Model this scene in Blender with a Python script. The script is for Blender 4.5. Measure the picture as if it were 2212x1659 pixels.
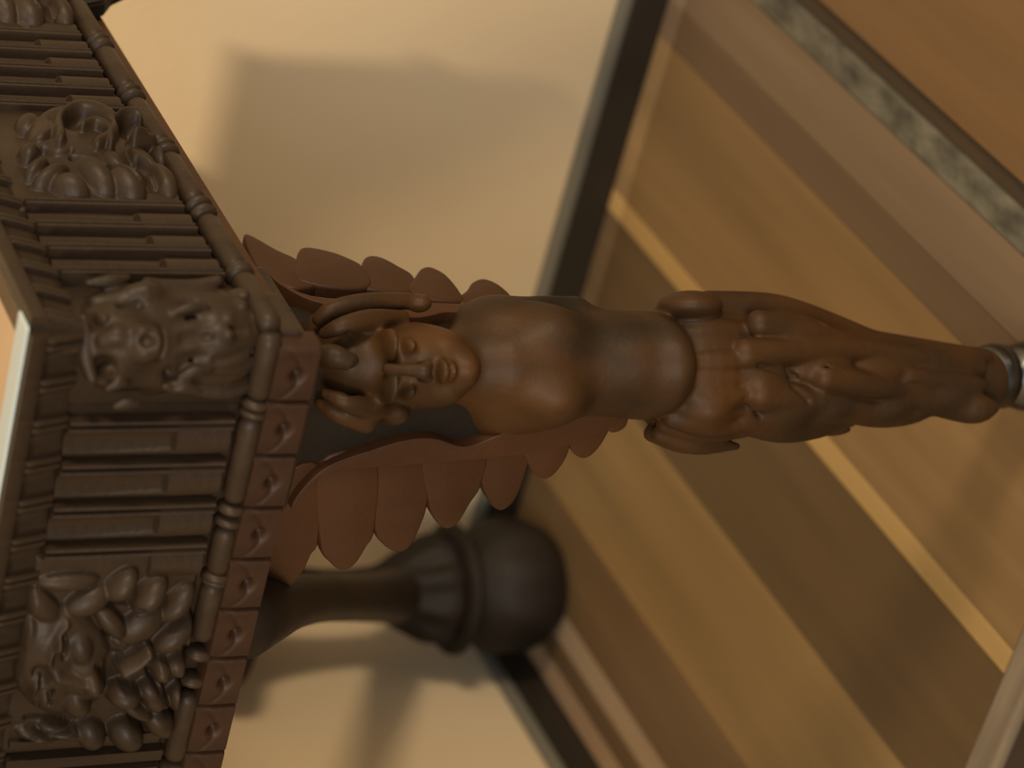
import bpy, bmesh, math, random
import numpy as np
from mathutils import Vector, Matrix
random.seed(7)
for o in list(bpy.data.objects): bpy.data.objects.remove(o, do_unlink=True)
S = bpy.context.scene
COL = S.collection

# ------------------------------------------------------------------ camera
# the photograph is turned a quarter: world up points to the left of the frame
FPX, PITCH, YAW, ROLL = 5627.4, .47315, .57342, .00865
FH = np.array([-math.sin(YAW), math.cos(YAW), 0.]); RV = np.array([math.cos(YAW), math.sin(YAW), 0.]); ZV = np.array([0, 0, 1.])
FV = FH*math.cos(PITCH) - ZV*math.sin(PITCH); UV = FH*math.sin(PITCH) + ZV*math.cos(PITCH)
CR, SR = math.cos(ROLL), math.sin(ROLL)
def ray(x, y):
    u, v = 829.5 - y, 1106 - x
    u, v = u*CR + v*SR, -u*SR + v*CR
    return FV + (u*RV + v*UV)/FPX
CP = -1.9*ray(2262, 812)
def proj(P):
    P = np.asarray(P, float); d = P - CP; w = d @ FV
    u, v = FPX*(d @ RV)/w, FPX*(d @ UV)/w
    return 1106 - (u*SR + v*CR), 829.5 - (u*CR - v*SR)
def onplane(x, y, ax, val):
    r = ray(x, y); return CP + r*(val - CP[ax])/r[ax]
def vplane(x, y, b):                     # vertical plane facing the viewer, b metres in front of the leg's axis
    r = ray(x, y); t = (b + CP @ FH)/(-(r @ FH)); P = CP + r*t
    return P @ RV, P[2]
cam = bpy.data.cameras.new('camera'); camo = bpy.data.objects.new('camera', cam); COL.objects.link(camo)
# upright axes after the roll, then image right = -up, image up = right
def dirv(u, v):
    uu, vv = u*CR + v*SR, -u*SR + v*CR
    return uu*RV + vv*UV
ix = dirv(0, -1); iy = dirv(1, 0)        # image x axis to the right, image y axis up
M = Matrix(((ix[0], iy[0], -FV[0], CP[0]), (ix[1], iy[1], -FV[1], CP[1]), (ix[2], iy[2], -FV[2], CP[2]), (0, 0, 0, 1)))
camo.matrix_world = M
cam.sensor_fit = 'HORIZONTAL'; cam.sensor_width = 36.; cam.lens = 36.*FPX/2212.
cam.clip_start = .05
cam.dof.use_dof = True; cam.dof.focus_distance = 1.66; cam.dof.aperture_fstop = cam.lens/1000/.019
S.camera = camo

# ------------------------------------------------------------------ light
S.view_settings.view_transform = 'Standard'; S.view_settings.look = 'None'
S.view_settings.gamma = 1; S.view_settings.use_curve_mapping = False
S.view_settings.exposure = 0.0
w = bpy.data.worlds.new('world'); S.world = w; w.use_nodes = True
w.node_tree.nodes['Background'].inputs[0].default_value = (1.0, .86, .66, 1); w.node_tree.nodes['Background'].inputs[1].default_value = .80
def area(name, loc, to, size, power, col):
    l = bpy.data.lights.new(name, 'AREA'); l.shape = 'DISK'; l.size = size; l.energy = power; l.color = col
    o = bpy.data.objects.new(name, l); COL.objects.link(o); o.location = loc
    o.rotation_euler = (Vector(to) - Vector(loc)).to_track_quat('-Z', 'Y').to_euler(); return o
def spot(name, loc, to, power, ang, col, rad):
    l = bpy.data.lights.new(name, 'SPOT'); l.energy = power; l.color = col; l.spot_size = math.radians(ang); l.spot_blend = 1.; l.shadow_soft_size = rad
    o = bpy.data.objects.new(name, l); COL.objects.link(o); o.location = loc
    o.rotation_euler = (Vector(to) - Vector(loc)).to_track_quat('-Z', 'Y').to_euler(); return o
spot('ceiling_spot_light', (.9, -.45, 2.6), (-.15, .64, .85), 450, 25, (1, .80, .55), .045)
area('front_fill_light', (.5, -3.2, 1.9), (-.4, .4, .3), .6, 50, (1, .80, .54))  # unseen warm fill added in front, brightens the walls below the table
area('side_fill_light', (2.9, -.50, 1.50), (-.6, .4, .3), .6, 66, (1, .80, .54))  # added low fill at the right, shines under the apron onto the left wall
area('window_daylight', (1.5, -3.4, 2.5), (0, 0, .5), 1.4, 52, (.66, .83, 1.0))

# ------------------------------------------------------------------ helpers
def mat(name, col, rough=.5, spec=.5, var=.25, scale=(6, 6, 6), bump=0., col2=None, metal=0., detail=5., bscale=60., coord='Object'):
    m = bpy.data.materials.new(name); m.use_nodes = True; N = m.node_tree; b = N.nodes['Principled BSDF']
    tc = N.nodes.new('ShaderNodeTexCoord'); mp = N.nodes.new('ShaderNodeMapping'); nz = N.nodes.new('ShaderNodeTexNoise'); cr = N.nodes.new('ShaderNodeValToRGB')
    mp.inputs['Scale'].default_value = scale; nz.inputs['Detail'].default_value = detail; nz.inputs['Scale'].default_value = 1.
    N.links.new(tc.outputs[coord], mp.inputs[0]); N.links.new(mp.outputs[0], nz.inputs['Vector']); N.links.new(nz.outputs['Fac'], cr.inputs[0])
    c2 = col2 or tuple(c*(1 + var) for c in col)
    cr.color_ramp.elements[0].position = .3; cr.color_ramp.elements[1].position = .72
    cr.color_ramp.elements[0].color = (*[c*(1 - var) for c in col], 1); cr.color_ramp.elements[1].color = (*c2, 1)
    N.links.new(cr.outputs[0], b.inputs['Base Color'])
    b.inputs['Roughness'].default_value = rough; b.inputs['Specular IOR Level'].default_value = spec; b.inputs['Metallic'].default_value = metal
    if bump:
        n2 = N.nodes.new('ShaderNodeTexNoise'); n2.inputs['Scale'].default_value = bscale; n2.inputs['Detail'].default_value = 4
        N.links.new(tc.outputs[coord], n2.inputs['Vector']); bp = N.nodes.new('ShaderNodeBump'); bp.inputs['Strength'].default_value = bump; bp.inputs['Distance'].default_value = .002
        N.links.new(n2.outputs['Fac'], bp.inputs['Height']); N.links.new(bp.outputs[0], b.inputs['Normal'])
    return m
def obj(name, me, m, parent=None, smooth=True):
    o = bpy.data.objects.new(name, me); COL.objects.link(o)
    if m: 
        if not me.materials: me.materials.append(m)
    if parent: o.parent = parent
    if smooth and len(me.polygons): me.polygons.foreach_set('use_smooth', [True]*len(me.polygons)); me.update()
    return o
def mesh(name, v, f):
    me = bpy.data.meshes.new(name); me.from_pydata([tuple(map(float, q)) for q in v], [], [tuple(map(int, q)) for q in f]); me.update(); return me
def bm_mesh(name, bm):
    me = bpy.data.meshes.new(name); bmesh.ops.recalc_face_normals(bm, faces=bm.faces); bm.to_mesh(me); bm.free(); return me
def box_mesh(name, x0, x1, y0, y1, z0, z1, bev=0.):
    bm = bmesh.new(); bmesh.ops.create_cube(bm, size=1)
    for v in bm.verts: v.co = ((x0 + x1)/2 + v.co.x*(x1 - x0), (y0 + y1)/2 + v.co.y*(y1 - y0), (z0 + z1)/2 + v.co.z*(z1 - z0))
    if bev: bmesh.ops.bevel(bm, geom=list(bm.edges), offset=bev, segments=2, profile=.6, affect='EDGES')
    return bm_mesh(name, bm)
def smooth_by_angle(me, ang=.7):
    me.polygons.foreach_set('use_smooth', [True]*len(me.polygons))
    bm = bmesh.new(); bm.from_mesh(me)
    for e in bm.edges: e.smooth = not (len(e.link_faces) == 2 and e.calc_face_angle(0) > ang)
    bm.to_mesh(me); bm.free()
def lathe(name, prof, seg=40, lobes=None):
    v, f = [], []
    for i, (z, r) in enumerate(prof):
        for k in range(seg):
            a = 2*math.pi*k/seg; rr = r
            if lobes: rr *= 1 + lobes(z)*math.cos(lobes.n*a)
            v.append((rr*math.cos(a), rr*math.sin(a), z))
    n = len(prof)
    for i in range(n - 1):
        for k in range(seg): f.append((i*seg + k, i*seg + (k + 1) % seg, (i + 1)*seg + (k + 1) % seg, (i + 1)*seg + k))
    f.append(tuple(range(seg - 1, -1, -1))); f.append(tuple((n - 1)*seg + k for k in range(seg)))
    return mesh(name, v, f)
def crom(P, n=6, closed=False):
    P = [np.array(p, float) for p in P]; out = []; m = len(P)
    for i in range(m if closed else m - 1):
        p0, p1, p2, p3 = (P[(i - 1) % m], P[i], P[(i + 1) % m], P[(i + 2) % m]) if closed else (P[max(i - 1, 0)], P[i], P[i + 1], P[min(i + 2, m - 1)])
        for k in range(n):
            t = k/n; out.append(.5*((2*p1) + (-p0 + p2)*t + (2*p0 - 5*p1 + 4*p2 - p3)*t*t + (-p0 + 3*p1 - 3*p2 + p3)*t**3))
    if not closed: out.append(P[-1])
    return out
# implicit carving: a sampled distance field, smoothly joined volumes, then a surface net
class Vol:
    def __init__(s, lo, hi, h):
        s.h = h; s.lo = np.array(lo, float); s.n = np.ceil((np.array(hi) - s.lo)/h).astype(int) + 1
        s.F = np.full(s.n, .05, np.float32)
        s.ax = [s.lo[i] + h*np.arange(s.n[i]) for i in range(3)]
    def win(s, lo, hi):
        i0 = np.maximum(np.floor((np.array(lo) - s.lo)/s.h).astype(int), 0); i1 = np.minimum(np.ceil((np.array(hi) - s.lo)/s.h).astype(int) + 1, s.n)
        if (i1 <= i0).any(): return None, None
        sl = tuple(slice(a, b) for a, b in zip(i0, i1))
        return sl, np.meshgrid(*[s.ax[i][sl[i]] for i in range(3)], indexing='ij', sparse=True)
    def put(s, sl, d, k, cut):
        F = s.F[sl]; d = d.astype(np.float32)
        if cut:
            d = -d; hh = np.maximum(k - np.abs(F - d), 0)/k; s.F[sl] = np.maximum(F, d) + hh*hh*k/4
        else:
            hh = np.maximum(k - np.abs(F - d), 0)/k; s.F[sl] = np.minimum(F, d) - hh*hh*k/4
    def ell(s, c, r, k=.008, cut=False, rot=None):
        c = np.array(c, float); r = np.array(r, float); R_ = max(r) + k + .006
        sl, g = s.win(c - R_, c + R_)
        if sl is None: return
        q = [g[i] - c[i] for i in range(3)]
        if rot is not None:
            Rm = np.array(rot); q = [Rm[i][0]*q[0] + Rm[i][1]*q[1] + Rm[i][2]*q[2] for i in range(3)]
        k0 = np.sqrt(sum((q[i]/r[i])**2 for i in range(3))) + 1e-9; k1 = np.sqrt(sum((q[i]/r[i]**2)**2 for i in range(3))) + 1e-9
        s.put(sl, k0*(k0 - 1)/k1, k, cut)
    def cap(s, a, b, ra, rb, k=.006, cut=False):
        a = np.array(a, float); b = np.array(b, float); m = max(ra, rb) + k + .004
        sl, g = s.win(np.minimum(a, b) - m, np.maximum(a, b) + m)
        if sl is None: return
        d = b - a; L2 = d @ d + 1e-12
        t = np.clip(sum((g[i] - a[i])*d[i] for i in range(3))/L2, 0, 1)
        dist = np.sqrt(sum((g[i] - a[i] - t*d[i])**2 for i in range(3))) - (ra + (rb - ra)*t)
        s.put(sl, dist, k, cut)
    def path(s, P, R_, k=.005, cut=False, n=4):
        Q = crom([list(p) + [r] for p, r in zip(P, R_)], n)
        Q = np.array(Q); m = Q[:, 3].max() + k + .004
        sl, g = s.win(Q[:, :3].min(0) - m, Q[:, :3].max(0) + m)
        if sl is None: return
        D = None
        for a, b in zip(Q[:-1], Q[1:]):
            d = b[:3] - a[:3]; t = np.clip(sum((g[i] - a[i])*d[i] for i in range(3))/(d @ d + 1e-12), 0, 1)
            e = np.sqrt(sum((g[i] - a[i] - t*d[i])**2 for i in range(3))) - np.maximum(a[3] + (b[3] - a[3])*t, .0004)
            D = e if D is None else np.minimum(D, e)
        s.put(sl, D, k, cut)
    def net(s, name):
        F = s.F; n = np.array(F.shape) - 1; ins = F < 0
        cnt = np.zeros(n, np.float32); acc = np.zeros((*n, 3), np.float32)
        cor = lambda d: F[d[0]:d[0] + n[0], d[1]:d[1] + n[1], d[2]:d[2] + n[2]]
        for ax in range(3):
            o1, o2 = [i for i in range(3) if i != ax]
            for p in (0, 1):
                for q in (0, 1):
                    a = [0, 0, 0]; a[o1] = p; a[o2] = q; b = list(a); b[ax] = 1
                    fa, fb = cor(a), cor(b); m = (fa < 0) != (fb < 0); t = np.where(m, fa/np.where(m, fa - fb, 1), 0)
                    cnt += m
                    for i in range(3): acc[..., i] += np.where(m, t if i == ax else a[i], 0)
        act = cnt > 0; idx = -np.ones(n, int); idx[act] = np.arange(act.sum())
        ijk = np.argwhere(act); V = s.lo + s.h*(ijk + acc[act]/cnt[act][:, None]); faces = []
        for ax in range(3):
            o1, o2 = (ax + 1) % 3, (ax + 2) % 3
            a = [slice(1, -1)]*3; b = [slice(1, -1)]*3; a[ax] = slice(0, -1); b[ax] = slice(1, None)
            ia, ib = ins[tuple(a)], ins[tuple(b)]
            base = np.array([1, 1, 1]); base[ax] = 0
            for m, fl in (((ia & ~ib), False), ((~ia & ib), True)):
                e = np.argwhere(m) + base
                if not len(e): continue
                def at(d1, d2):
                    c = e.copy(); c[:, o1] -= d1; c[:, o2] -= d2; return idx[c[:, 0], c[:, 1], c[:, 2]]
                q = np.stack([at(1, 1), at(0, 1), at(0, 0), at(1, 0)], 1)
                faces.append(q[:, ::-1] if fl else q)
        Fq = np.concatenate(faces); Fq = Fq[(Fq >= 0).all(1)]
        me = bpy.data.meshes.new(name); me.vertices.add(len(V)); me.vertices.foreach_set('co', V.astype(np.float32).ravel())
        me.loops.add(len(Fq)*4); me.loops.foreach_set('vertex_index', Fq.astype(np.int32).ravel())
        me.polygons.add(len(Fq)); me.polygons.foreach_set('loop_start', np.arange(0, len(Fq)*4, 4, dtype=np.int32)); me.polygons.foreach_set('loop_total', np.full(len(Fq), 4, np.int32))
        me.update(calc_edges=True); me.validate(); return me

# ------------------------------------------------------------------ materials
WOOD = mat('dark_carved_oak', (.0275, .0170, .0100), .46, .20, .38, (22, 22, 5), .25, bscale=180)
WOODR = mat('red_brown_oak', (.050, .020, .008), .5, .24, .30, (14, 14, 5), .2, bscale=150)
WOODL = mat('lunette_oak', (.030, .0135, .0070), .5, .22, .35, (18, 18, 5), .2, bscale=150)
WOODF = mat('figure_walnut', (.021, .0150, .0088), .52, .18, .22, (16, 16, 11), .2, bscale=150, col2=(.064, .026, .0065))
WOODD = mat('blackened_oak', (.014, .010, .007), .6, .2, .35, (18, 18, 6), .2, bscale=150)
TOPM = mat('tan_table_top', (.48, .32, .18), .35, .5, .15, (3, 20, 3))
EDGE_GLINT = mat('pale_edge_reflection', (.42, .50, .51), .3, .5, .05, (9, 9, 9))  # cool pale colour stands in for a bright reflection on the top's edge
STEEL = mat('castor_steel', (.13, .135, .14), .25, .5, .2, (30, 30, 30), metal=1.)
PLASTER = mat('tan_plaster', (.52, .41, .27), .9, .2, .05, (1.2, 1.2, 1.2), .15, bscale=220)
SKIRT = mat('black_skirting', (.016, .012, .008), .5, .4, .3, (4, 4, 4))
SKIRTC = mat('grey_skirting_cap', (.13, .12, .095), .6, .3, .2, (4, 4, 4))

# ------------------------------------------------------------------ the room
WX, WY = -.684, .642
def struct(name, me, m, smooth=False):
    o = obj(name, me, m, None, smooth); o['kind'] = 'structure'; return o
struct('wall_left', box_mesh('wall_left', WX - .12, WX - .006, -3.6, WY + .12, -.14, 2.9), PLASTER)
struct('wall_back', box_mesh('wall_back', WX - .12, 3.4, WY + .006, WY + .12, -.14, 2.9), PLASTER)
for nm, a in (('baseboard_left', (WX - .008, WX + .004, -.105, WY)), ('baseboard_back', (WX - .008, 3.4, WY - .004, WY + .008))):
    b = struct(nm, box_mesh(nm, a[0], a[1], a[2], a[3], 0, .034, .001), SKIRT)
    if 'left' in nm: c = obj('skirting_cap', box_mesh('skirting_cap', a[0], a[1] - .001, a[2], a[3], .034, .047, .003), SKIRTC, b)
    else: c = obj('skirting_cap', box_mesh('skirting_cap', a[0], a[1], a[2] + .001, a[3], .034, .047, .003), SKIRTC, b)
fl = struct('floor', box_mesh('floor', WX - .1, 3.4, -.094, WY + .1, -.14, -.016), mat('floor_base', (.05, .03, .015), .8))
def plankmat(name, c, rough=.42): return mat(name, c, rough, .35, .16, (26, 1.6, 10), .06, bscale=90)
PL = [  # x from, x to, colour
    (-.680, -.6545, (.40, .265, .155)), (-.6545, -.629, (.145, .088, .042)), (-.629, -.600, (.36, .255, .155)), (-.600, -.508, (.145, .088, .040)),
    (-.508, -.503, (.27, .165, .060)), (-.503, -.358, (.23, .145, .058)), (-.358, -.2165, (.105, .066, .030)), (-.2165, -.195, (.39, .25, .095)), (-.195, -.034, (.20, .123, .052)),
    (-.034, .002, (.125, .080, .044)), (.002, .060, (.165, .112, .068)), (.105, .27, (.15, .082, .034)), (.27, .43, (.17, .10, .045)), (.43, .59, (.14, .085, .04)),
    (.59, .75, (.19, .11, .045)), (.75, .91, (.15, .09, .042)), (.91, 1.07, (.18, .11, .05)), (1.07, 1.23, (.16, .09, .04)), (1.23, 1.39, (.19, .115, .05)), (1.39, 1.55, (.15, .09, .04))]
YF, YB = -.075, WY - .004
for i, (a, b, c) in enumerate(PL):
    m = plankmat('plank_wood', c)
    o = obj('plank', box_mesh('plank', a + .0004, b - .0004, YF, YB if a < -.5 else YB - .026, -.016, 0, .0006), m, fl, False)
    if a > -.51:
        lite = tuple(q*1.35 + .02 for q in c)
        obj('plank_end', box_mesh('plank_end', a + .0002, b - .0002, YB - .0256, YB, -.016, 0, .0006), plankmat('plank_end_wood', lite), fl, False)  # strip of each plank along the back wall, in a lighter tone
# worn grey stone strip let into the floor, with a dark open joint beside it
st = struct('trim_1', box_mesh('trim_1', .0605, .0875, YF, YB, -.016, .0005, .001), mat('grey_stone_strip', (.105, .095, .068), .75, .3, .55, (55, 25, 20), .5, bscale=120))
struct('trim_2', box_mesh('trim_2', .0875, .105, YF, YB, -.016, -.004, .001), mat('dark_joint', (.045, .027, .012), .7))
struct('trim_3', box_mesh('trim_3', WX - .002, 3.4, -.1045, YF - .0006, -.010, .0010, .003), mat('worn_pale_nosing', (.20, .155, .105), .55, .4, .3, (6, 60, 40), .2))
struct('floor_lower', box_mesh('floor_lower', -3.6, 3.4, -3.6, -.0942, -.16, -.135), mat('lower_floor_dark', (.045, .027, .014), .5, .4, .3, (4, 20, 4)))

# ------------------------------------------------------------------ the table
T = bpy.data.objects.new('carved_table', None); COL.objects.link(T)
T['label'] = 'dark carved oak table with winged figure legs and mask frieze'; T['category'] = 'table'
TX0, TX1, TY0, TY1 = -.580, .105, -.105, .450
obj('table_top', box_mesh('table_top', TX0, TX1 - .004, TY0 + .024, TY1, .790, .803, .002), TOPM, T, False)
obj('edge_reflection_strip', box_mesh('edge_reflection_strip', TX0, TX1 - .004, TY0 + .004, TY0 + .0235, .790, .8045, .002), EDGE_GLINT, T, False)  # strip carrying the painted reflection along the front edge
def frame(face):
    # returns map (s, depth outward, z) -> world; s runs leftwards on the front, backwards on the right side
    if face == 'front': return lambda s, d, z: (TX1 - s, TY0 - d, z)
    return lambda s, d, z: (TX1 + d, TY0 + s, z)
def spx(face, x, y):
    P = onplane(x, y, 1 if face == 'front' else 0, TY0 if face == 'front' else TX1)
    return (TX1 - P[0] if face == 'front' else P[1] - TY0), P[2]
def place(o, face, s):
    # meshes of repeated pieces are built in (s, d, z) with s along local x, outward = -y
    if face == 'front': o.rotation_euler = (0, 0, math.pi); o.location = (TX1 - s, TY0, 0); o.scale = (1, -1, 1)
    else: o.rotation_euler = (0, 0, math.pi/2); o.location = (TX1, TY0 + s, 0)
# local mesh convention: x = s, y = -d, z = z.  right side: rot 90deg: (x,y)->(-y,x): x=s->world y, -d -> world +x.  front: rot180 and y flip: x->-x, y=-d -> world y
def flute_mesh():
    p = .0268; z0, zm, z1 = .674, .706, .7715
    # depth (outward) along s for the upper channel and for the filled lower end
    ss = [0, .0026, .0030, .0044, .0050, .0066, .0072, .0086, .0094, .0125, .0170, .0215, .0240, .0250, .0262, p]
    up = [-.010, -.010, .0004, .0012, .0004, -.004, .0004, .0012, -.002, -.0048, -.0062, -.0056, -.0040, -.0040, -.009, -.009]
    lo = [-.010, -.010, .0004, .0012, .0004, -.003, .0004, .0012, -.0022, -.0008, .0006, -.0002, -.0020, -.0024, -.009, -.009]
    rows = [(z0, lo), (zm, lo), (zm + .0015, up), (z1, up)]
    v, f = [], []; n = len(ss)
    for z, d in rows:
        for s, q in zip(ss, d): v.append((s, -q, z))
    for r in range(3):
        for k in range(n - 1): f.append((r*n + k, r*n + k + 1, (r + 1)*n + k + 1, (r + 1)*n + k))
    b0 = len(v)
    for z in (z0, z1):
        for s in (0, p): v.append((s, .012, z))
    f.append(tuple(list(range(n - 1, -1, -1)) + [b0, b0 + 1])); f.append(tuple(list(range(3*n, 4*n)) + [b0 + 3, b0 + 2]))
    f.append((b0, b0 + 2, b0 + 3, b0 + 1)); f.append((0, n, 2*n, 3*n, b0 + 2, b0)); f.append((n - 1, b0 + 1, b0 + 3, 4*n - 1, 3*n - 1, 2*n - 1))
    me = mesh('flute', v, f); bm = bmesh.new(); bm.from_mesh(me); bmesh.ops.recalc_face_normals(bm, faces=bm.faces); bm.to_mesh(me); bm.free(); return me
def tongue_mesh():
    p = .0268; rows = [(.772, .0045), (.776, .0058), (.780, .0070), (.784, .0080), (.788, .0090), (.792, .0100), (.7935, .0100), (.7945, .0112), (.803, .0112)]
    ss = [0, .0010, .0016, .0042, .0052, .0060, .0086, .0098, .0130, .0170, .0210, .0245, p]
    dd = [-.003, -.003, .0010, .0012, -.002, .0010, .0012, -.001, -.0035, -.0045, -.0035, -.002, -.003]
    v, f = [], []; n = len(ss)
    for i, (z, base) in enumerate(rows):
        wgt = 1 if i < 6 else 0
        for s, q in zip(ss, dd): v.append((s, -(base - .008 + q*wgt), z))
    R_ = len(rows)
    for r in range(R_ - 1):
        for k in range(n - 1): f.append((r*n + k, r*n + k + 1, (r + 1)*n + k + 1, (r + 1)*n + k))
    b0 = len(v); v += [(0, .02, .772), (p, .02, .772), (0, .02, .803), (p, .02, .803)]
    f += [tuple(list(range(n - 1, -1, -1)) + [b0, b0 + 1]), tuple(list(range((R_ - 1)*n, R_*n)) + [b0 + 3, b0 + 2]), (b0, b0 + 2, b0 + 3, b0 + 1)]
    f += [tuple([r*n for r in range(R_)] + [b0 + 2, b0]), tuple([b0 + 1, b0 + 3] + [r*n + n - 1 for r in range(R_ - 1, -1, -1)])]
    me = mesh('moulding_tongue', v, f); bm = bmesh.new(); bm.from_mesh(me); bmesh.ops.recalc_face_normals(bm, faces=bm.faces); bm.to_mesh(me); bm.free(); return me
FLM, TGM = flute_mesh(), tongue_mesh()
for m_ in (FLM, TGM): smooth_by_angle(m_, .9)
ap = {}
ap['front'] = obj('front_apron', box_mesh('front_apron', TX0, TX1 - .009, TY0 + .009, TY0 + .030, .640, .790, .001), WOOD, T, False)
ap['right'] = obj('side_apron', box_mesh('side_apron', TX1 - .030, TX1 - .009, TY0 + .031, TY1, .651, .790, .001), WOOD, T, False)
obj('rear_apron', box_mesh('rear_apron', TX0, TX1 - .031, TY1 - .022, TY1, .64, .79, .001), WOODD, T, False)
obj('end_apron', box_mesh('end_apron', TX0 - .0, TX0 + .022, TY0 + .031, TY1 - .023, .64, .79, .001), WOODD, T, False)
def run(name, me, face, svals, m):
    for s in svals:
        o = obj(name, me, m, ap[face], False); place(o, face, s)
FP = .0268
# tongues along the whole top edge
run('moulding_tongue', TGM, 'right', [.004 + FP*i for i in range(20)], WOOD)
run('moulding_tongue', TGM, 'front', [.006 + FP*i for i in range(25)], WOOD)
# flutes between the masks
run('flute', FLM, 'right', [.0535 + FP*i for i in range(4)], WOOD)
run('flute', FLM, 'right', [.2610 + FP*i for i in range(5)], WOOD)
FF = .0292
def run_f(svals):
    for s in svals:
        o = obj('flute', FLM, WOOD, ap['front'], False); place(o, 'front', s); o.scale = (FF/FP, -1, 1)
run_f([.0600 + FF*i for i in range(4)]); run_f([.3175 + FF*i for i in range(4)]); run_f([.555 + FF*i for i in range(4)])
# bead and reel along the lower edge
def rod_mesh(L):
    prof = [(0, .0035), (.002, .0062), (.006, .0075), (L - .006, .0075), (L - .002, .0062), (L, .0035)]
    me = lathe('reel', prof, 14); me.transform(Matrix.Rotation(math.pi/2, 4, 'Y')); smooth_by_angle(me, .8); return me
def bead_mesh():
    prof = [(-.004*math.cos(t), .0082*math.sin(t) + .0008) for t in np.linspace(0, math.pi, 9)]
    me = lathe('bead', prof, 16); me.transform(Matrix.Rotation(math.pi/2, 4, 'Y')); return me
BEAD = bead_mesh()
def bar(face, spans, zc, d):
    fr = frame(face)
    for a, b in spans:
        o = obj('reel', rod_mesh(b - a), WOOD, ap[face], False); o.location = fr(a if face == 'right' else b, d, zc)
        if face == 'right': o.rotation_euler = (0, 0, math.pi/2)
    for (a, b), (c, e) in zip(spans[:-1], spans[1:]):
        n = 2
        for k in range(n):
            o = obj('bead', BEAD, WOOD, ap[face]); s = b + (c - b)*(k + .5)/n; o.location = fr(s, d, zc)
            if face == 'right': o.rotation_euler = (0, 0, math.pi/2)
bar('right', [(.004, .060), (.066, .128), (.148, .207), (.222, .281), (.298, .356), (.372, .430), (.446, .504), (.517, .553)], .6625, -.004)
bar('front', [(.006, .050), (.062, .122), (.140, .166 + .008), (.180, .224), (.2645, .318), (.336, .392), (.410, .466), (.484, .540), (.558, .614), (.632, .680)], .6625, -.003)
# lunette band under the front edge
def lunette_mesh():
    W, H = .0372, .0275; nx, nz = 31, 23; v, f = [], []
    for j in range(nz + 1):
        for i in range(nx + 1):
            s, z = W*i/nx, H*j/nz; d = .0045
            u = (s - W*.5); r1 = math.hypot(u, (z - H*.45)*1.1)
            d -= .0065*math.exp(-(r1/.0036)**2)
            e = min(s, W - s); d -= .0028*math.exp(-(e/.0012)**2)
            r2 = math.hypot(u, z - H*.98); d -= .0010*math.exp(-((r2 - .0165)/.0014)**2)
            if i in (0, nx) or j in (0, nz): d -= .003
            v.append((s, -d, .6315 + z))
    for j in range(nz):
        for i in range(nx): a = j*(nx + 1) + i; f.append((a, a + 1, a + nx + 2, a + nx + 1))
    b = len(v); v += [(0, .014, .6315), (W, .014, .6315), (0, .014, .6315 + H), (W, .014, .6315 + H)]
    f += [(b, b + 1, b + 3, b + 2), tuple(list(range(nx, -1, -1)) + [b, b + 1]), tuple(list(range(nz*(nx + 1), (nz + 1)*(nx + 1))) + [b + 3, b + 2])]
    f += [tuple([j*(nx + 1) for j in range(nz + 1)] + [b + 2, b]), tuple([b + 1, b + 3] + [j*(nx + 1) + nx for j in range(nz, -1, -1)])]
    me = mesh('lunette', v, f); smooth_by_angle(me, 1.0); return me
run('lunette', lunette_mesh(), 'front', [.012 + .0372*i for i in range(18)], WOODL)
obj('lower_rail', box_mesh('lower_rail', TX1 - .050, TX1 - .024, TY0 + .031, TY1, .632, .651, .002), WOODR, ap['right'], False)
# dark joint between two frieze panels
obj('joint_stile', box_mesh('joint_stile', TX1 - .2985, TX1 - .2935, TY0 + .000, TY0 + .012, .672, .771, .0006), WOOD, ap['front'], False)
obj('joint_stile', box_mesh('joint_stile', TX1 - .316, TX1 - .308, TY0 + .000, TY0 + .012, .672, .771, .0006), WOOD, ap['front'], False)

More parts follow.
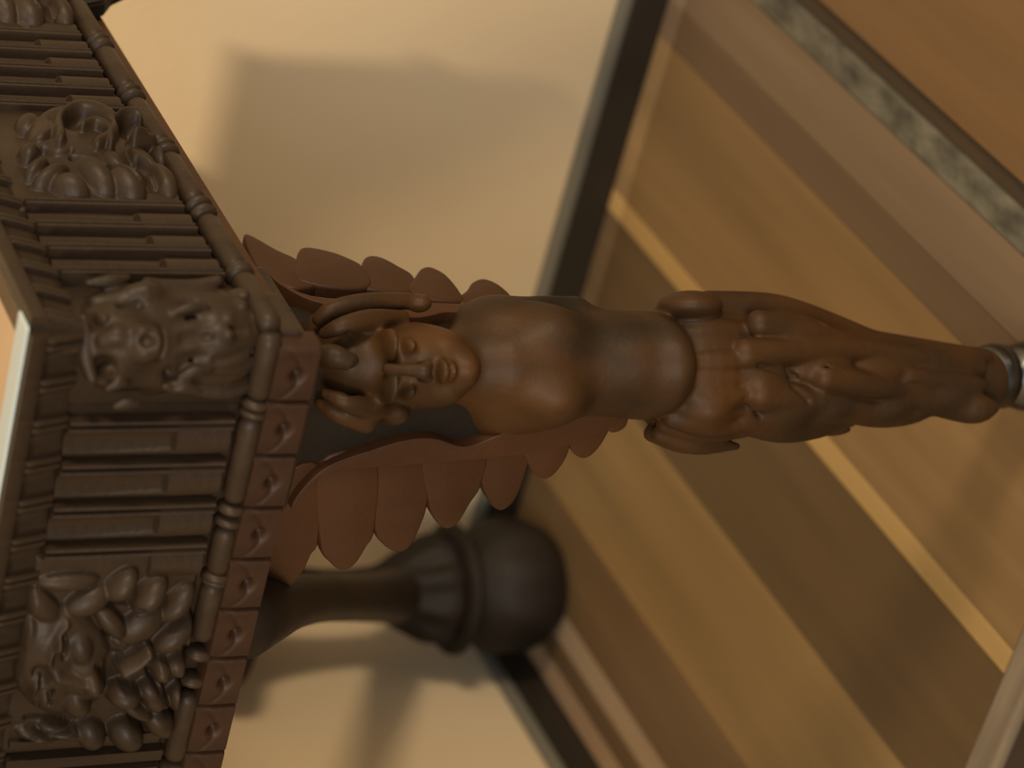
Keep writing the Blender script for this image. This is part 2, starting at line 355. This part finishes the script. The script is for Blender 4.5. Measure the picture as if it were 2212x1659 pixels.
# relief masks: height of the carving given at points seen on the face
def relief(name, face, x0, x1, y0, y1, feats, base, step=2.6, m=WOOD, flip=None):
    # feats in photograph pixels on the frieze plane; each: ('d',x,y,rx,ry,ang,h) dome, ('r',[(x,y)..],w,h) ridge (h<0 groove)
    fr = frame(face)
    cs = [spx(face, x, y) for x, y in ((x0, y0), (x0, y1), (x1, y0), (x1, y1))]
    s0, s1 = min(c[0] for c in cs), max(c[0] for c in cs); z0, z1 = max(.672, min(c[1] for c in cs)), min(.776, max(c[1] for c in cs))
    ns = int((s1 - s0)/.00095) + 1; nz = int((z1 - z0)/.00095) + 1
    sg, zg = np.meshgrid(np.linspace(s0, s1, ns), np.linspace(z0, z1, nz))
    P = np.stack([TX1 - sg, np.full_like(sg, TY0), zg], -1) if face == 'front' else np.stack([np.full_like(sg, TX1), TY0 + sg, zg], -1)
    X, Y = proj(P); H = np.full_like(X, 0.) + base
    def smax(a, b, k=.002):
        h = np.maximum(k - np.abs(a - b), 0)/k; return np.maximum(a, b) + h*h*k/4
    B = np.zeros_like(X)
    for F in feats:
        if F[0] == 'b':
            B = B + F[5]*np.exp(-(((X - F[1])/F[3])**2 + ((Y - F[2])/F[4])**2)**1.5)
        elif F[0] == 'd':
            _, cx, cy, rx, ry, an, h = F; an = math.radians(an)
            if h > 0: rx, ry = rx*1.13, ry*1.13
            dx, dy = X - cx, Y - cy; u = (dx*math.cos(an) + dy*math.sin(an))/rx; v = (-dx*math.sin(an) + dy*math.cos(an))/ry
            q = 1 - u*u - v*v
            if h > 0: H = smax(H, np.where(q > 0, h*np.sqrt(np.maximum(q, 0)) + base, base - .01 + .01*np.exp(np.minimum(q, 0)*4)))
            else: H += h*np.exp(-(u*u + v*v)**2)
        else:
            _, pts, wd, h = F; Q = crom(pts, 5); D = np.full_like(X, 1e9)
            for a, b in zip(Q[:-1], Q[1:]):
                d = b - a; t = np.clip(((X - a[0])*d[0] + (Y - a[1])*d[1])/(d @ d + 1e-9), 0, 1)
                D = np.minimum(D, np.hypot(X - a[0] - t*d[0], Y - a[1] - t*d[1]))
            if h > 0: H = H + h*np.exp(-(D/wd)**2) if wd < 9 else smax(H, base + h*np.sqrt(np.maximum(1 - (D/wd)**2, 0)) - .004*(D > wd))
            else: H += h*np.exp(-(D/wd)**2)
    H = H + B
    edge = np.minimum(np.minimum(sg - s0, s1 - sg), np.minimum(zg - z0, z1 - zg)); H -= .004*np.exp(-(edge/.0015)**2)
    v = [fr(s, d, z) for s, d, z in zip(sg.ravel(), H.ravel(), zg.ravel())]
    n = len(v); idx = np.arange(n).reshape(nz, ns)
    f = np.stack([idx[:-1, :-1], idx[:-1, 1:], idx[1:, 1:], idx[1:, :-1]], -1).reshape(-1, 4).tolist()
    v += [fr(s, -.012, z) for s, z in ((s0, z0), (s1, z0), (s0, z1), (s1, z1))]
    f += [(n, n + 2, n + 3, n + 1), tuple(list(idx[0, ::-1]) + [n, n + 1]), tuple(list(idx[-1]) + [n + 3, n + 2]), tuple(list(idx[:, 0]) + [n + 2, n]), tuple(list(idx[::-1, -1]) + [n + 1, n + 3])]
    me = mesh(name, v, f); bm = bmesh.new(); bm.from_mesh(me); bmesh.ops.recalc_face_normals(bm, faces=bm.faces); bm.to_mesh(me); bm.free()
    return obj(name, me, m, ap[face])
FRONT_MASK = [('b', 140, 1430, 90, 110, .004), ('b', 300, 1430, 120, 150, .006), 
    ('d', 130, 1425, 95, 105, 0, .010), ('d', 105, 1425, 60, 85, 0, .013), ('d', 175, 1440, 50, 55, 0, .014), ('d', 186, 1448, 26, 24, 0, .021), ('r', [(110, 1432), (150, 1440), (186, 1448)], 16, .018),
    ('d', 118, 1372, 15, 21, 0, .0165), ('d', 88, 1488, 15, 22, 0, .016), ('r', [(140, 1335), (122, 1352), (100, 1385), (95, 1405)], 6, .004), ('r', [(75, 1445), (66, 1480), (76, 1515)], 6, .004),
    ('d', 82, 1438, 18, 22, 0, -.006), ('r', [(104, 1468), (96, 1488), (102, 1512)], 4, -.005), ('r', [(132, 1352), (134, 1372), (128, 1395)], 4, -.004), ('r', [(200, 1415), (212, 1445), (202, 1475)], 7, -.006),
    ('d', 240, 1440, 30, 34, 0, -.010), ('d', 165, 1385, 28, 34, 20, .014), ('d', 160, 1505, 30, 34, -20, .015),
    ('d', 262, 1262, 40, 19, -38, .013), ('d', 322, 1281, 44, 21, -38, .014), ('d', 382, 1300, 44, 18, -38, .013), ('d', 235, 1335, 38, 22, 40, .012), ('d', 300, 1345, 60, 26, -30, .010), ('d', 375, 1365, 50, 18, -30, .012),
    ('d', 271, 1580, 36, 32, 10, .016), ('d', 342, 1552, 38, 28, 30, .015), ('d', 195, 1585, 30, 30, 0, .013), ('d', 388, 1500, 30, 30, 20, .014), ('d', 140, 1580, 50, 16, 8, .010),
    ('d', 339, 1432, 22, 18, 0, .015), ('r', [(255, 1425), (285, 1408), (310, 1385)], 12, .015), ('d', 262, 1488, 34, 20, -10, .016), ('d', 320, 1480, 26, 22, 0, .012), ('d', 290, 1520, 40, 16, 25, .013), ('d', 380, 1430, 24, 20, 0, .011),
    ('d', 190, 1300, 50, 22, -25, .010), ('d', 150, 1260, 60, 16, -5, .008), ('d', 90, 1310, 40, 26, 30, .009), ('d', 60, 1370, 24, 40, 0, .009), ('d', 420, 1380, 20, 26, 0, .011), ('d', 410, 1440, 22, 24, 0, .011), ('d', 330, 1500, 30, 22, 20, .013), ('d', 420, 1560, 24, 30, 0, .012), ('d', 80, 1590, 40, 12, 10, .009), ('r', [(60, 1560), (110, 1555), (150, 1562)], 4, -.005), ('r', [(65, 1592), (110, 1578), (150, 1568)], 4, -.005), ('r', [(280, 1545), (305, 1562), (308, 1590)], 4, -.006), ('r', [(340, 1510), (368, 1530), (385, 1536)], 4, -.006),
    ('r', [(300, 1300), (285, 1305), (235, 1302)], 4, -.005), ('r', [(330, 1408), (318, 1440), (335, 1470)], 5, -.006), ('r', [(225, 1360), (245, 1372), (262, 1378)], 4, -.004)]
fm = relief('carved_mask', 'front', 30, 432, 1213, 1612, FRONT_MASK, -.004)
SIDE_MASK = [('b', 210, 340, 150, 90, .006), 
    ('d', 175, 320, 110, 80, 20, .008), ('r', [(125, 330), (122, 285), (160, 255), (205, 262), (238, 290), (235, 325), (205, 345)], 16, .014), ('d', 165, 285, 28, 20, 0, -.008), ('r', [(172, 310), (200, 303), (228, 320), (232, 350)], 10, .015),
    ('r', [(245, 290), (262, 272), (300, 272), (335, 285), (345, 310), (320, 335), (285, 340)], 11, .014), ('d', 268, 298, 24, 18, 0, -.008), ('r', [(300, 285), (318, 305), (305, 330), (275, 338)], 7, .006),
    ('d', 200, 392, 50, 17, 28, .013), ('d', 272, 407, 44, 19, 24, .014), ('d', 348, 400, 40, 17, 30, .014), ('d', 310, 372, 46, 15, 35, .012), ('d', 240, 372, 36, 14, 30, .011), ('d', 90, 300, 30, 40, 0, .010), ('d', 78, 375, 26, 12, -15, .011), ('d', 110, 390, 36, 12, -10, .011),
    ('d', 60, 270, 26, 18, 0, .010), ('d', 60, 340, 22, 14, 10, .011), ('d', 150, 410, 40, 12, 15, .011), ('d', 345, 355, 26, 16, 30, .012), ('d', 372, 320, 18, 22, 0, .011), ('d', 120, 258, 40, 16, -10, .010), ('r', [(90, 340), (120, 352), (150, 350)], 5, -.004), ('r', [(150, 365), (190, 372), (220, 385)], 4, -.005), ('r', [(220, 385), (250, 392), (290, 412)], 4, -.006), ('r', [(290, 372), (320, 390), (340, 412)], 4, -.006), ('r', [(60, 320), (90, 322), (110, 312)], 4, -.004)]
sm = relief('carved_mask', 'right', 22, 392, 231, 440, SIDE_MASK, -.004)
# the next mask farther along the side, and one farther along the front: same carving again
o = obj('carved_mask', sm.data, WOOD, ap['right']); o.location = (0, .240, 0)
o = obj('carved_mask', fm.data, WOOD, ap['front']); o.location = (-.2565 + .0, 0, 0)
# corner mask, carved round the near corner
V = Vol((.02, -.150, .655), (.150, .0, .785), .0012)
NF = -FH
def cpt(x, y, b):                # pixel -> world, b metres in front of the corner edge plane
    off = np.array([TX1, TY0, 0]) @ NF
    a, z = vplane(x, y, off + b); P = RV*a + NF*(off + b); return (P[0], P[1], z)
k_ = 3700.
def ce(x, y, b, hx, hy, rb, k=.005, cut=False):
    rot = np.array([RV, NF, ZV]); V.ell(cpt(x, y, b), (hy/k_, rb, hx/3350.), k, cut, rot)
def cpath(pts, r, b, k=.004, cut=False): V.path([cpt(x, y, bb) for (x, y), bb in zip(pts, b if isinstance(b, list) else [b]*len(pts))], r if isinstance(r, list) else [r]*len(pts), k, cut)
ce(300, 735, -.040, 150, 118, .032); ce(240, 745, -.028, 75, 92, .026); ce(440, 735, -.040, 120, 112, .034)
ce(304, 742, -.012, 44, 40, .020); ce(330, 740, -.002, 20, 30, .010, .004); ce(300, 765, -.006, 22, 20, .012, .004); ce(296, 718, -.006, 22, 20, .012, .004)
ce(322, 737, .010, 17, 15, .008, .003, True)
cpath([(225, 735), (252, 726), (275, 733)], [.004, .006, .005], [-.006, -.004, -.004], .003)
ce(212, 687, -.006, 24, 28, .014, .004, True); ce(222, 800, -.010, 24, 30, .014, .004, True); ce(216, 690, -.017, 12, 16, .010, .003); ce(226, 797, -.020, 12, 16, .010, .003)
cpath([(205, 650), (255, 645), (312, 634), (345, 640)], [.003, .004, .007, .004], [-.026, -.024, -.022, -.024])
cpath([(180, 690), (185, 730), (185, 770), (200, 820)], [.003, .004, .004, .003], -.014, .003)
cpath([(190, 612), (235, 608), (275, 600)], [.002, .004, .002], -.034); cpath([(318, 610), (360, 622), (420, 618), (470, 606)], [.003, .005, .004, .003], [-.030]*4); cpath([(360, 650), (420, 645), (490, 650)], [.003, .004, .003], -.024)
for (a, b_, r) in (((378, 675), (445, 662), .0032), ((378, 716), (440, 704), .0032), ((380, 755), (440, 752), .0036), ((392, 815), (450, 800), .0045), ((355, 835), (430, 845), .004), ((250, 878), (300, 872), .0035), ((232, 840), (275, 832), .003)):
    cpath([a, ((a[0] + b_[0])/2, (a[1] + b_[1])/2 - 4), b_], [r*.6, r, r*.5], -.012, .003)
ce(515, 640, -.036, 20, 18, .012, .004); ce(512, 664, -.026, 16, 14, .012, .004); ce(485, 690, -.018, 14, 14, .010, .003); ce(482, 724, -.012, 20, 18, .011, .004); ce(540, 690, -.026, 24, 18, .012, .004)
cpath([(455, 750), (500, 762), (540, 735), (565, 690)], [.003, .0045, .004, .002], -.016, .003); cpath([(440, 790), (500, 800), (550, 770), (580, 720)], [.003, .005, .004, .002], -.020, .003); cpath([(400, 840), (470, 845), (530, 835), (575, 790)], [.003, .005, .004, .002], -.028, .003)
ce(300, 850, -.020, 40, 9, .016, .003, True); ce(355, 742, .000, 9, 36, .014, .004, True)
for a, b_ in (((400, 692), (450, 684)), ((398, 735), (450, 728)), ((470, 780), (545, 760)), ((410, 775), (440, 772)), ((430, 822), (520, 820)), ((500, 715), (530, 715)), ((260, 665), (300, 660)), ((360, 800), (380, 835))):
    cpath([a, b_], .0022, -.008, .003, True); cpath([a, b_], .0022, -.016, .003, True)
obj('corner_mask', V.net('corner_mask'), WOOD, T)
# corner core behind the mask
obj('corner_block', box_mesh('corner_block', TX1 - .058, TX1 - .0085, TY0 + .0085, TY0 + .052, .6415, .7885, .002), WOOD, T, False)

# ------------------------------------------------------------------ the winged figure leg (local frame: a = viewer right, b = towards the viewer, z up)
LM = np.array([[RV[0], NF[0], 0], [RV[1], NF[1], 0], [0, 0, 1.]])
V = Vol((-.085, -.06, .040), (.085, .105, .615), .0016)
def q(x, y, b):
    a, z = vplane(x, y, b); return (a, b, z)
def sc(x): return 3640 - .302*(x - 0) , 3560 - .53*x        # px per metre across and up
def E_(x, y, b, hx, hy, rb, k=.008, cut=False):
    ka, kz = sc(x); V.ell(q(x, y, b), (hy/ka, rb, hx/kz), k, cut)
def P_(pts, r, k=.005, cut=False):
    V.path([q(x, y, b) for x, y, b in pts], [rr/sc(p[0])[0] for rr, p in zip(r, pts)], k, cut)
# head, hair
E_(890, 790, .030, 108, 92, .042); E_(955, 795, .040, 62, 62, .036); E_(770, 785, .012, 95, 108, .048); E_(700, 780, .004, 60, 104, .050)
P_([(690, 690, .030), (720, 668, .034), (790, 655, .034), (880, 650, .030)], [16, 20, 22, 18]); E_(905, 655, .028, 24, 20, .010, .004)
P_([(690, 870, .036), (730, 893, .042), (790, 912, .042)], [12, 20, 24]); E_(850, 893, .036, 28, 26, .014, .004)
P_([(700, 720, .050), (740, 705, .058), (800, 690, .052), (870, 684, .040)], [12, 20, 22, 14]); P_([(705, 850, .050), (745, 868, .058), (800, 882, .050), (870, 886, .036)], [12, 20, 22, 14])
P_([(690, 770, .052), (720, 770, .066), (755, 780, .070)], [22, 26, 20])
P_([(765, 786, .072), (745, 740, .066), (760, 705, .054)], [4, 5, 4], .003, True); P_([(765, 790, .072), (748, 835, .064), (768, 868, .052)], [4, 5, 4], .003, True)
# face
E_(842, 745, .064, 16, 34, .014); E_(842, 838, .064, 16, 34, .014)
P_([(835, 796, .070), (875, 800, .079), (915, 803, .086)], [11, 13, 17], .004); E_(918, 790, .078, 12, 12, .009, .003); E_(918, 816, .078, 12, 12, .009, .003)
E_(878, 748, .074, 15, 26, .012, .006, True); E_(878, 846, .074, 15, 26, .012, .006, True); E_(880, 749, .060, 12, 18, .010, .003); E_(880, 845, .060, 12, 18, .010, .003)
E_(950, 745, .050, 34, 26, .018); E_(950, 848, .050, 34, 26, .018)
E_(955, 802, .074, 10, 26, .008, .003); E_(972, 802, .073, 9, 22, .008, .003); P_([(963, 778, .082), (964, 802, .085), (963, 826, .080)], [3, 3.5, 3], .002, True); E_(1000, 800, .064, 20, 28, .014)
# neck and bust
V.cap(q(1000, 795, .012), q(1090, 795, .020), .026, .030, .012); E_(1190, 792, .022, 90, 90, .026, .016)
E_(1130, 795, .006, 110, 130, .042, .014); E_(1080, 700, .002, 60, 52, .026, .014); E_(1085, 895, .000, 60, 46, .026, .014)
E_(1195, 860, .034, 60, 56, .024, .016); E_(1190, 724, .030, 60, 56, .022, .018)
E_(1070, 790, .000, 95, 132, .034, .014); E_(1050, 715, .000, 60, 58, .028, .014); E_(1050, 868, .000, 60, 58, .026, .014)
P_([(1075, 680, .012), (1160, 665, .010), (1240, 668, .008)], [24, 26, 26]); P_([(1080, 905, .012), (1150, 915, .010), (1230, 900, .012)], [24, 26, 26])
E_(1262, 788, .008, 90, 112, .042, .018)
# belly, girdle of leaves
E_(1330, 788, .010, 118, 116, .050, .012); E_(1400, 790, .018, 62, 112, .050, .010)
for i in range(13):
    t = -1.45 + i*2.9/12; rr = .0415 + .003*(i % 2)
    a0, z0 = math.sin(t)*rr, .318
    V.path([(a0*.88, math.cos(t)*rr*.9 + .004, .338), (a0*1.02, math.cos(t)*rr*1.04 + .004, .312), (a0*1.10, math.cos(t)*rr*1.10 + .004, .280)], [.006, .0085, .0025], .002)
E_(1515, 888, .036, 48, 38, .022, .008); E_(1500, 905, .006, 85, 42, .030, .008); E_(1490, 660, .030, 60, 32, .022, .006)
# tapering lower body and acanthus
V.cap(q(1480, 790, .004), q(2115, 820, .004), .045, .0225, .008)
P_([(1530, 662, .020), (1650, 668, .020), (1720, 682, .018), (1800, 706, .016), (1900, 738, .014), (1995, 752, .012)], [34, 36, 34, 28, 20, 9], .0025)
P_([(1610, 765, .050), (1740, 757, .048), (1880, 758, .040), (2030, 780, .034), (2115, 795, .028)], [34, 28, 22, 20, 16], .0025)
P_([(1600, 890, .034), (1680, 916, .030), (1760, 918, .026), (1838, 908, .024)], [44, 40, 30, 14], .0025); P_([(1640, 850, .050), (1740, 868, .046), (1840, 885, .036)], [38, 32, 14], .0025)
P_([(1760, 860, .044), (1880, 888, .034), (1960, 892, .030), (2018, 882, .028)], [36, 34, 26, 12], .0025); P_([(1780, 815, .052), (1890, 835, .046), (1985, 852, .038)], [30, 26, 10], .0025)
P_([(1640, 700, .046), (1740, 716, .044), (1860, 740, .036)], [30, 26, 10], .0025); P_([(1950, 850, .036), (2060, 874, .030), (2110, 882, .034), (2145, 880, .036)], [28, 34, 32, 14], .0025)
P_([(2010, 780, .032), (2090, 772, .026), (2130, 768, .022)], [26, 24, 14]); P_([(1960, 815, .040), (2070, 826, .036), (2120, 832, .032)], [24, 22, 14])
for x, y, b, hx, hy, rb in ((1680, 885, .034, 70, 44, .022), (1775, 880, .034, 55, 40, .020), (1900, 880, .030, 62, 34, .018), (1700, 722, .034, 85, 42, .020), (1765, 800, .042, 75, 36, .013), (1890, 800, .036, 75, 32, .013), (2040, 850, .030, 60, 34, .014), (1640, 820, .046, 55, 50, .012), (1700, 938, .012, 50, 16, .010), (1790, 928, .012, 45, 14, .010), (1925, 905, .012, 45, 14, .010)):
    E_(x, y, b, hx, hy, rb, .004)
for pts in (((1752, 694), (1775, 700)), ((1785, 796), (1820, 816)), ((1712, 838), (1745, 866)), ((1850, 728), (1872, 736)), ((1966, 830), (2015, 842)), ((1966, 880), (2005, 890)), ((2125, 880), (2165, 894)), ((1610, 865), (1640, 895)), ((1640, 790), (1720, 812)), ((2060, 800), (2110, 806))):
    (x0, y0), (x1, y1) = pts
    P_([(x0, y0, .056), (x1, y1, .056)], [5, 5], .003, True); P_([(x0, y0, .047), (x1, y1, .047)], [4, 4], .003, True)
leg = obj('figure_leg', V.net('figure_leg'), WOODF, T)
leg['label'] = 'carved winged female figure tapering into acanthus leaves'
mw = Matrix(((LM[0][0], LM[0][1], 0, 0), (LM[1][0], LM[1][1], 0, 0), (0, 0, 1, 0), (0, 0, 0, 1)))
leg.data.transform(mw)
def wood_poly(name, px, y0, th, m, parent, mirror=False, bev=.002, closed=True, n=5, proud=0):
    # outline in photograph pixels on the plane y = y0 -> board of real thickness behind that plane; mirrored: swapped about the leg's diagonal
    Q = crom(px, n, True); P = [onplane(x, y, 1, y0) for x, y in Q]
    if mirror == 'traced': P = [(-p[1], y0, p[2]) for p in (onplane(x, y, 0, -y0) for x, y in Q)]
    bm = bmesh.new(); vs = [bm.verts.new((p[0], y0 - proud, p[2])) for p in P]; f = bm.faces.new(vs)
    ex = bmesh.ops.extrude_face_region(bm, geom=[f]); nv = [e for e in ex['geom'] if isinstance(e, bmesh.types.BMVert)]
    for v in nv: v.co.y += th + proud
    bm.normal_update()
    front = [e for e in bm.edges if all(abs(v.co.y - (y0 - proud)) < 1e-6 for v in e.verts)]
    bmesh.ops.bevel(bm, geom=front, offset=bev, segments=3, profile=.5, affect='EDGES', clamp_overlap=True)
    if mirror:
        for v in bm.verts: v.co = (-v.co.y, -v.co.x, v.co.z)
    me = bm_mesh(name, bm); smooth_by_angle(me, .6)
    return obj(name, me, m, parent, False)
FE = [[(590, 1060), (690, 1005), (688, 1165), (672, 1200), (650, 1243), (605, 1290), (575, 1300)],
      [(690, 1000), (690, 1172), (715, 1218), (740, 1232), (765, 1222), (790, 1185), (811, 1138), (811, 985)],
      [(803, 985), (808, 1138), (830, 1180), (860, 1195), (885, 1185), (905, 1150), (926, 1085), (926, 980)],
      [(918, 980), (924, 1083), (940, 1125), (965, 1143), (990, 1130), (1015, 1090), (1041, 1045), (1045, 970)],
      [(1036, 970), (1040, 1043), (1060, 1090), (1085, 1105), (1115, 1080), (1140, 1013), (1146, 955)],
      [(1132, 950), (1143, 1008), (1168, 1034), (1192, 1030), (1218, 1000), (1232, 966), (1238, 925)],
      [(1222, 915), (1233, 970), (1255, 992), (1280, 985), (1308, 950), (1322, 900)],
      [(1300, 880), (1313, 930), (1335, 934), (1356, 915), (1355, 870)]]
BANDP = [(640, 1050), (700, 995), (800, 958), (870, 938), (930, 935), (990, 952), (1040, 940), (1100, 915), (1180, 895), (1300, 870), (1320, 905), (1200, 955), (1080, 975), (900, 990), (700, 1012), (625, 1085)]
Y0 = -.028
FR = [[(528, 503), (600, 538), (645, 560), (700, 606), (640, 622), (590, 602), (552, 572)],
      [(640, 602), (640, 566), (646, 540), (662, 534), (700, 540), (742, 553), (787, 578), (800, 620), (720, 622)],
      [(775, 615), (780, 580), (787, 556), (804, 550), (830, 556), (862, 573), (894, 594), (900, 628), (830, 628)],
      [(882, 625), (897, 596), (911, 579), (930, 577), (955, 588), (974, 604), (994, 630), (1000, 652), (930, 648)],
      [(985, 645), (1008, 625), (1021, 607), (1045, 600), (1080, 614), (1110, 645), (1090, 665), (1020, 662)]]
for mir in (False, 'traced'):
    for i, px in enumerate(FR if mir else FE): wood_poly('feather', px, Y0, .011 - .0015*(i % 2), WOODR, leg, mir, .0025, proud=.0008*(i % 2))
    wood_poly('wing_arm', BANDP, Y0, .010, WOODR, leg, bool(mir), .004, proud=.007)
    wood_poly('wing_web', [(600, 900), (600, 1120), (700, 1060), (850, 1030), (1000, 1010), (1150, 960), (1300, 900), (1300, 830), (900, 850)], Y0 + .006, .012, WOODD, leg, bool(mir), .002)
obj('post', box_mesh('post', -.050, .026, -.026, .050, .43, .6310, .003), WOODD, leg, False)
obj('abacus', box_mesh('abacus', -.066, .046, -.046, .066, .598, .6315, .004), WOOD, leg, False)
prof = [(.0, .004), (.001, .012), (.006, .020), (.014, .0245), (.022, .0255), (.030, .0235), (.036, .019), (.040, .014)]
cb = lathe('castor_ball', prof, 32); obj('castor_ball', cb, STEEL, leg)
obj('castor_socket', lathe('castor_socket', [(.0385, .017), (.041, .0235), (.050, .0240), (.056, .0225), (.060, .019)], 32), STEEL, leg)
def copy_tree(o, parent, loc, rz):
    c = o.copy(); COL.objects.link(c); c.parent = parent; c.location = loc; c.rotation_euler = (0, 0, rz)
    for ch in o.children:
        d = ch.copy(); COL.objects.link(d); d.parent = c
    return c
copy_tree(leg, T, (-.485, 0, 0), -math.pi/2)
# hanging carved bracket beside the wing
V = Vol((-.66, -.10, .08), (-.06, .60, .67), .0042)
BQ = [(520, 1338, -.060, 88), (570, 1318, -.030, 76), (630, 1300, .05, 60), (700, 1291, .18, 53), (790, 1290, .36, 54), (850, 1288, .50, 60)]
def bq(x, y, d, rp, front=0):
    p = onplane(x, y, 1, d - front); return (p[0], p[1], p[2]), rp/(FPX/((p - CP) @ FV))
W_ = [bq(*b) for b in BQ]; V.path([a for a, _ in W_], [r for _, r in W_], .006, n=4)
for off in (-26, 8, 34):
    W_ = [bq(x, y + off, d, 8, .95*math.sqrt(max(rp**2 - off**2, 1))/(FPX/((onplane(x, y, 1, d) - CP) @ FV))) for x, y, d, rp in BQ[1:]]; V.path([a for a, _ in W_], [r for _, r in W_], .003, True, n=3)
obj('brace', V.net('brace'), mat('brace_oak', (.018, .0105, .0065), .55, .22, .3, (14, 14, 5)), T)
# side bracket at the far end, and the cleats that fix the table to the wall
bm = bmesh.new(); pr = [(.335, .653), (.345, .634), (.365, .622), (.385, .600), (.405, .592), (.425, .565), (.445, .56), (.446, .653)]
vs = [bm.verts.new((.096, a, b)) for a, b in pr]; f = bm.faces.new(vs); ex = bmesh.ops.extrude_face_region(bm, geom=[f])
for v in ex['geom']:
    if isinstance(v, bmesh.types.BMVert): v.co.x -= .014
bmesh.ops.bevel(bm, geom=list(bm.edges), offset=.002, segments=2, affect='EDGES')
obj('bracket', bm_mesh('bracket', bm), WOODD, T, False)
for cx in (-.06, -.36): obj('wall_cleat', box_mesh('wall_cleat', cx - .02, cx + .02, TY1 + .0003, WY + .0055, .72, .77, .002), WOODD, T, False)

# ------------------------------------------------------------------ turned pedestal in the corner
def lob(z): return .12*max(0, 1 - abs(z - .140)/.034) + .03*max(0, 1 - abs(z - .045)/.04)
lob.n = 9
RP = [(0, .040), (.004, .050), (.018, .061), (.034, .0665), (.050, .068), (.066, .0655), (.080, .059), (.090, .050), (.096, .046), (.100, .046), (.103, .062), (.106, .066), (.109, .0655), (.113, .050), (.122, .053), (.132, .050), (.142, .046), (.152, .042), (.162, .0385), (.172, .034), (.182, .028), (.192, .0250), (.215, .0235), (.240, .0240), (.262, .027), (.284, .031), (.305, .037), (.32, .045), (.335, .060)]
PD = bpy.data.objects.new('pedestal_stand', None); COL.objects.link(PD); PD.location = (-.594, .548, 0)
PD['label'] = 'dark turned wooden pedestal with bulbous foot standing in the wall corner'; PD['category'] = 'stand'
obj('bulb_foot', lathe('bulb_foot', [p for p in RP if p[0] <= .096], 72, lob), WOODD, PD)
obj('collar', lathe('collar', [p for p in RP if .096 <= p[0] <= .113], 72), WOODD, PD)
obj('lobed_cup', lathe('lobed_cup', [p for p in RP if .113 <= p[0] <= .192], 72, lob), WOODD, PD)
obj('shaft', lathe('shaft', [p for p in RP if p[0] >= .192], 72), WOODD, PD)
obj('round_top', lathe('round_top', [(.335, .078), (.338, .083), (.350, .084), (.356, .080)], 72), WOODD, PD)
